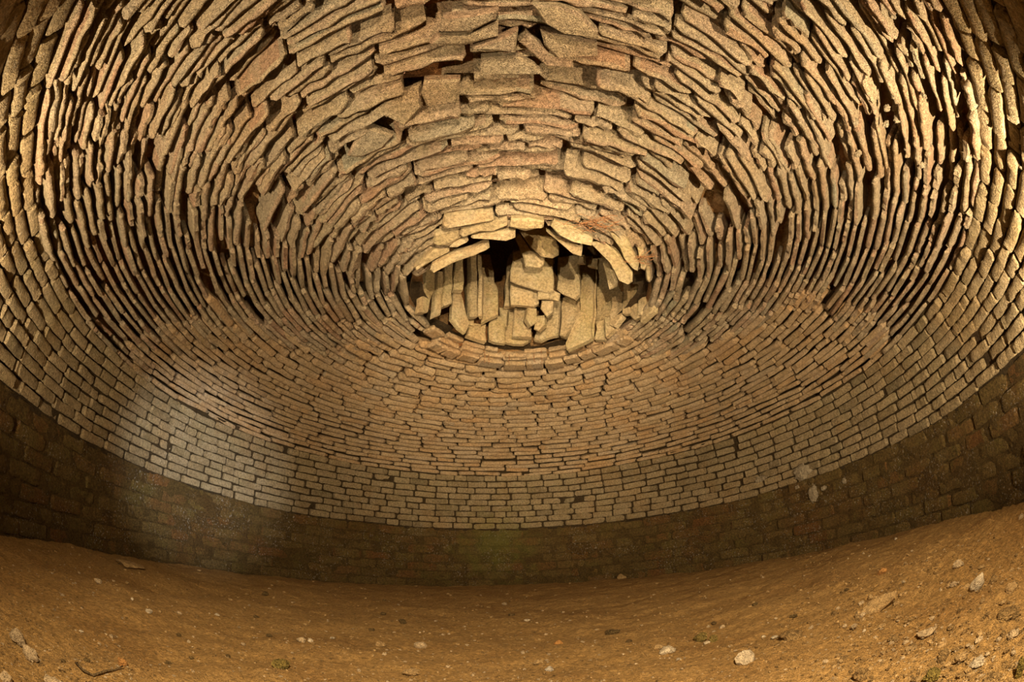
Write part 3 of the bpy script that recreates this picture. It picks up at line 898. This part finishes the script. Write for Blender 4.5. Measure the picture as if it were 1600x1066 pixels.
# loose grit and crumbs, too many to count
def grit():
    rg_ = random.Random(5)
    base = bmesh.new(); bmesh.ops.create_icosphere(base, subdivisions=1, radius=1.0)
    bv = np.array([v.co[:] for v in base.verts]); bf = [tuple(v.index for v in f.verts) for f in base.faces]; base.free()
    sets = {'pale': ([], []), 'brown': ([], []), 'tan': ([], [])}
    nrg = np.random.default_rng(3)
    n = 0
    while n < 7500:
        u = rg_.uniform(-60, 1660); v = rg_.uniform(850, 1120)
        wgt = 0.25 + 0.75 * max(0, min(1, (v - 930) / 120))
        wgt *= 0.35 + 0.65 * max(0, min(1, (u - 1150) / 300)) if u > 200 else 0.6
        if rg_.random() > wgt:
            continue
        P = on_floor(u, v)
        if math.hypot(P.x, P.y - SC) > 1.15 * SC or P.y < 0.05:
            continue
        n += 1
        big = u > 1300 and v > 900
        sz = rg_.choice((1.5, 2.0, 2.8, 4.0)) * (2.2 if big and rg_.random() < 0.30 else 1.0) / FPX * (P - CAM).length * 0.62
        P.z = floor_h(P.x, P.y) + sz * 0.3
        V = bv * (nrg.uniform(0.65, 1.3, (len(bv), 1))) * np.array([sz * rg_.uniform(0.8, 1.5), sz * rg_.uniform(0.8, 1.4), sz * rg_.uniform(0.5, 0.9)])
        a = rg_.uniform(0, 6.28); R_ = np.array([[math.cos(a), -math.sin(a), 0], [math.sin(a), math.cos(a), 0], [0, 0, 1]])
        V = V @ R_.T + np.array(P)
        k = rg_.choice(('pale', 'brown', 'tan', 'tan', 'brown'))
        vs_, fs_ = sets[k]
        b0 = len(vs_) * len(bv)
        vs_.append(V); fs_.extend([tuple(i + b0 for i in f) for f in bf])
    allv, allf, base_n, mi = [], [], 0, []
    for q, k in enumerate(('pale', 'brown', 'tan')):
        vs_, fs_ = sets[k]
        vv = np.vstack(vs_)
        allv.append(vv); allf.extend([tuple(i + base_n for i in f) for f in fs_]); mi.extend([q] * len(fs_)); base_n += len(vv)
    o = mesh_obj('gravel', np.vstack(allv).tolist(), allf, SM['pale'], floor)
    o.data.materials.append(SM['brown']); o.data.materials.append(SM['tan'])
    o.data.polygons.foreach_set('material_index', mi)
    o['kind'] = 'stuff'; o['label'] = 'fine grit and crumbs strewn over the dirt'
grit()


# pale lime splashes stuck on the masonry
M_lime = stone_mat('lime', (0.43, 0.33, 0.20), 1.2)
def splash(u, v, w, h, P, n_, parent, seed):
    rg_ = random.Random(seed)
    dist = (P - CAM).length
    sx, sz = w / FPX * dist / 2, h / FPX * dist / 2
    n_ = n_.normalized(); t = n_.cross(Vector((0, 0, 1))).normalized(); b_ = t.cross(n_)
    bm = bmesh.new(); bmesh.ops.create_icosphere(bm, subdivisions=3, radius=1.0)
    off = Vector((seed * 3.1, seed * 1.3, 0))
    V = []
    for vt in bm.verts:
        p = vt.co; d = 1 + 0.45 * noise.noise(p * 1.8 + off) + 0.3 * noise.noise(p * 4.5 + off)
        V.append(P + t * (p.x * sx * d) + b_ * (p.y * sz * d) - n_ * (p.z * min(sx, sz) * 0.45 * d))
    Fc = [tuple(x.index for x in f.verts) for f in bm.faces]; bm.free()
    mesh_obj('lime_splash', V, Fc, M_lime, parent, smooth=D2R(50))
for k, (u, v, w, h) in enumerate([(1337, 190, 11, 9), (1386, 169, 12, 9), (1402, 186, 14, 11), (1384, 194, 13, 8), (1341, 240, 13, 9), (1441, 258, 11, 9), (1394, 24, 12, 10), (1396, 150, 9, 7), (1444, 150, 8, 10), (1416, 232, 8, 6)]):
    P = dome_hit(u, v)
    e = Vector((P.x - AX.x, P.y - AX.y, 0)).normalized()
    d = (CAM - P).normalized()
    splash(u, v, w, h, P + d * 0.015, -d, ceil_n, k + 1)
def wall_hit(u, v, R_):
    d = ray(u, v); o = CAM - AX
    A_ = d.x ** 2 + d.y ** 2; B_ = 2 * (o.x * d.x + o.y * d.y); C_ = o.x ** 2 + o.y ** 2 - R_ ** 2
    return CAM + d * ((-B_ + math.sqrt(B_ * B_ - 4 * A_ * C_)) / (2 * A_))
for k, (u, v, w, h, key) in enumerate([(1271, 771, 17, 22, 'lo_right'), (1287, 763, 11, 7, 'lo_right'), (1246, 761, 9, 7, 'lo_right'), (1252, 738, 30, 24, 'up_right'), (1188, 749, 20, 9, 'up_back'), (1319, 752, 8, 9, 'lo_right'), (1503, 300, 9, 26, 'up_right'), (1540, 200, 8, 22, 'up_right'), (1575, 170, 9, 20, 'up_right'), (1590, 255, 9, 24, 'up_right')]):
    P = wall_hit(u, v, 1.168 * SC if key.startswith('up') else 1.178 * SC + 0.012)
    e = Vector((P.x - AX.x, P.y - AX.y, 0)).normalized()
    splash(u, v, w, h, P, e, WALL[key], 40 + k)

# rootlets matted on the rim
def root_tuft(lab, u, v, z, n, spread, seed):
    rg_ = random.Random(seed)
    c0 = at_z(u, v, z)
    V, Fc = [], []
    for i in range(n):
        a = c0 + Vector((rg_.gauss(0, spread), rg_.gauss(0, spread * 0.6), rg_.uniform(-0.004, 0.01)))
        ang = rg_.gauss(0, 0.6); ln = rg_.uniform(0.05, 0.14)
        pts = [a + Vector((math.cos(ang) * ln * q / 4, math.sin(ang) * ln * q / 4, 0.012 * math.sin(q * 1.3 + i) - 0.008)) for q in range(5)]
        for j, p in enumerate(pts):
            rr = 0.0016
            for kk in range(4):
                V.append(p + Vector((0, rr * math.cos(kk * 1.5708), rr * math.sin(kk * 1.5708))))
        b0 = len(V) - 20
        for j in range(4):
            for kk in range(4):
                Fc.append((b0 + j * 4 + kk, b0 + j * 4 + (kk + 1) % 4, b0 + j * 4 + 4 + (kk + 1) % 4, b0 + j * 4 + 4 + kk))
    thing(mesh_obj('root_tuft', V, Fc, M_root), lab, 'roots')
root_tuft('matted reddish rootlets on top of the long upper rim slab', 912, 348, 1.835, 30, 0.05, 1)
root_tuft('reddish rootlets caught at the right end of the rim', 990, 405, 1.83, 16, 0.025, 2)
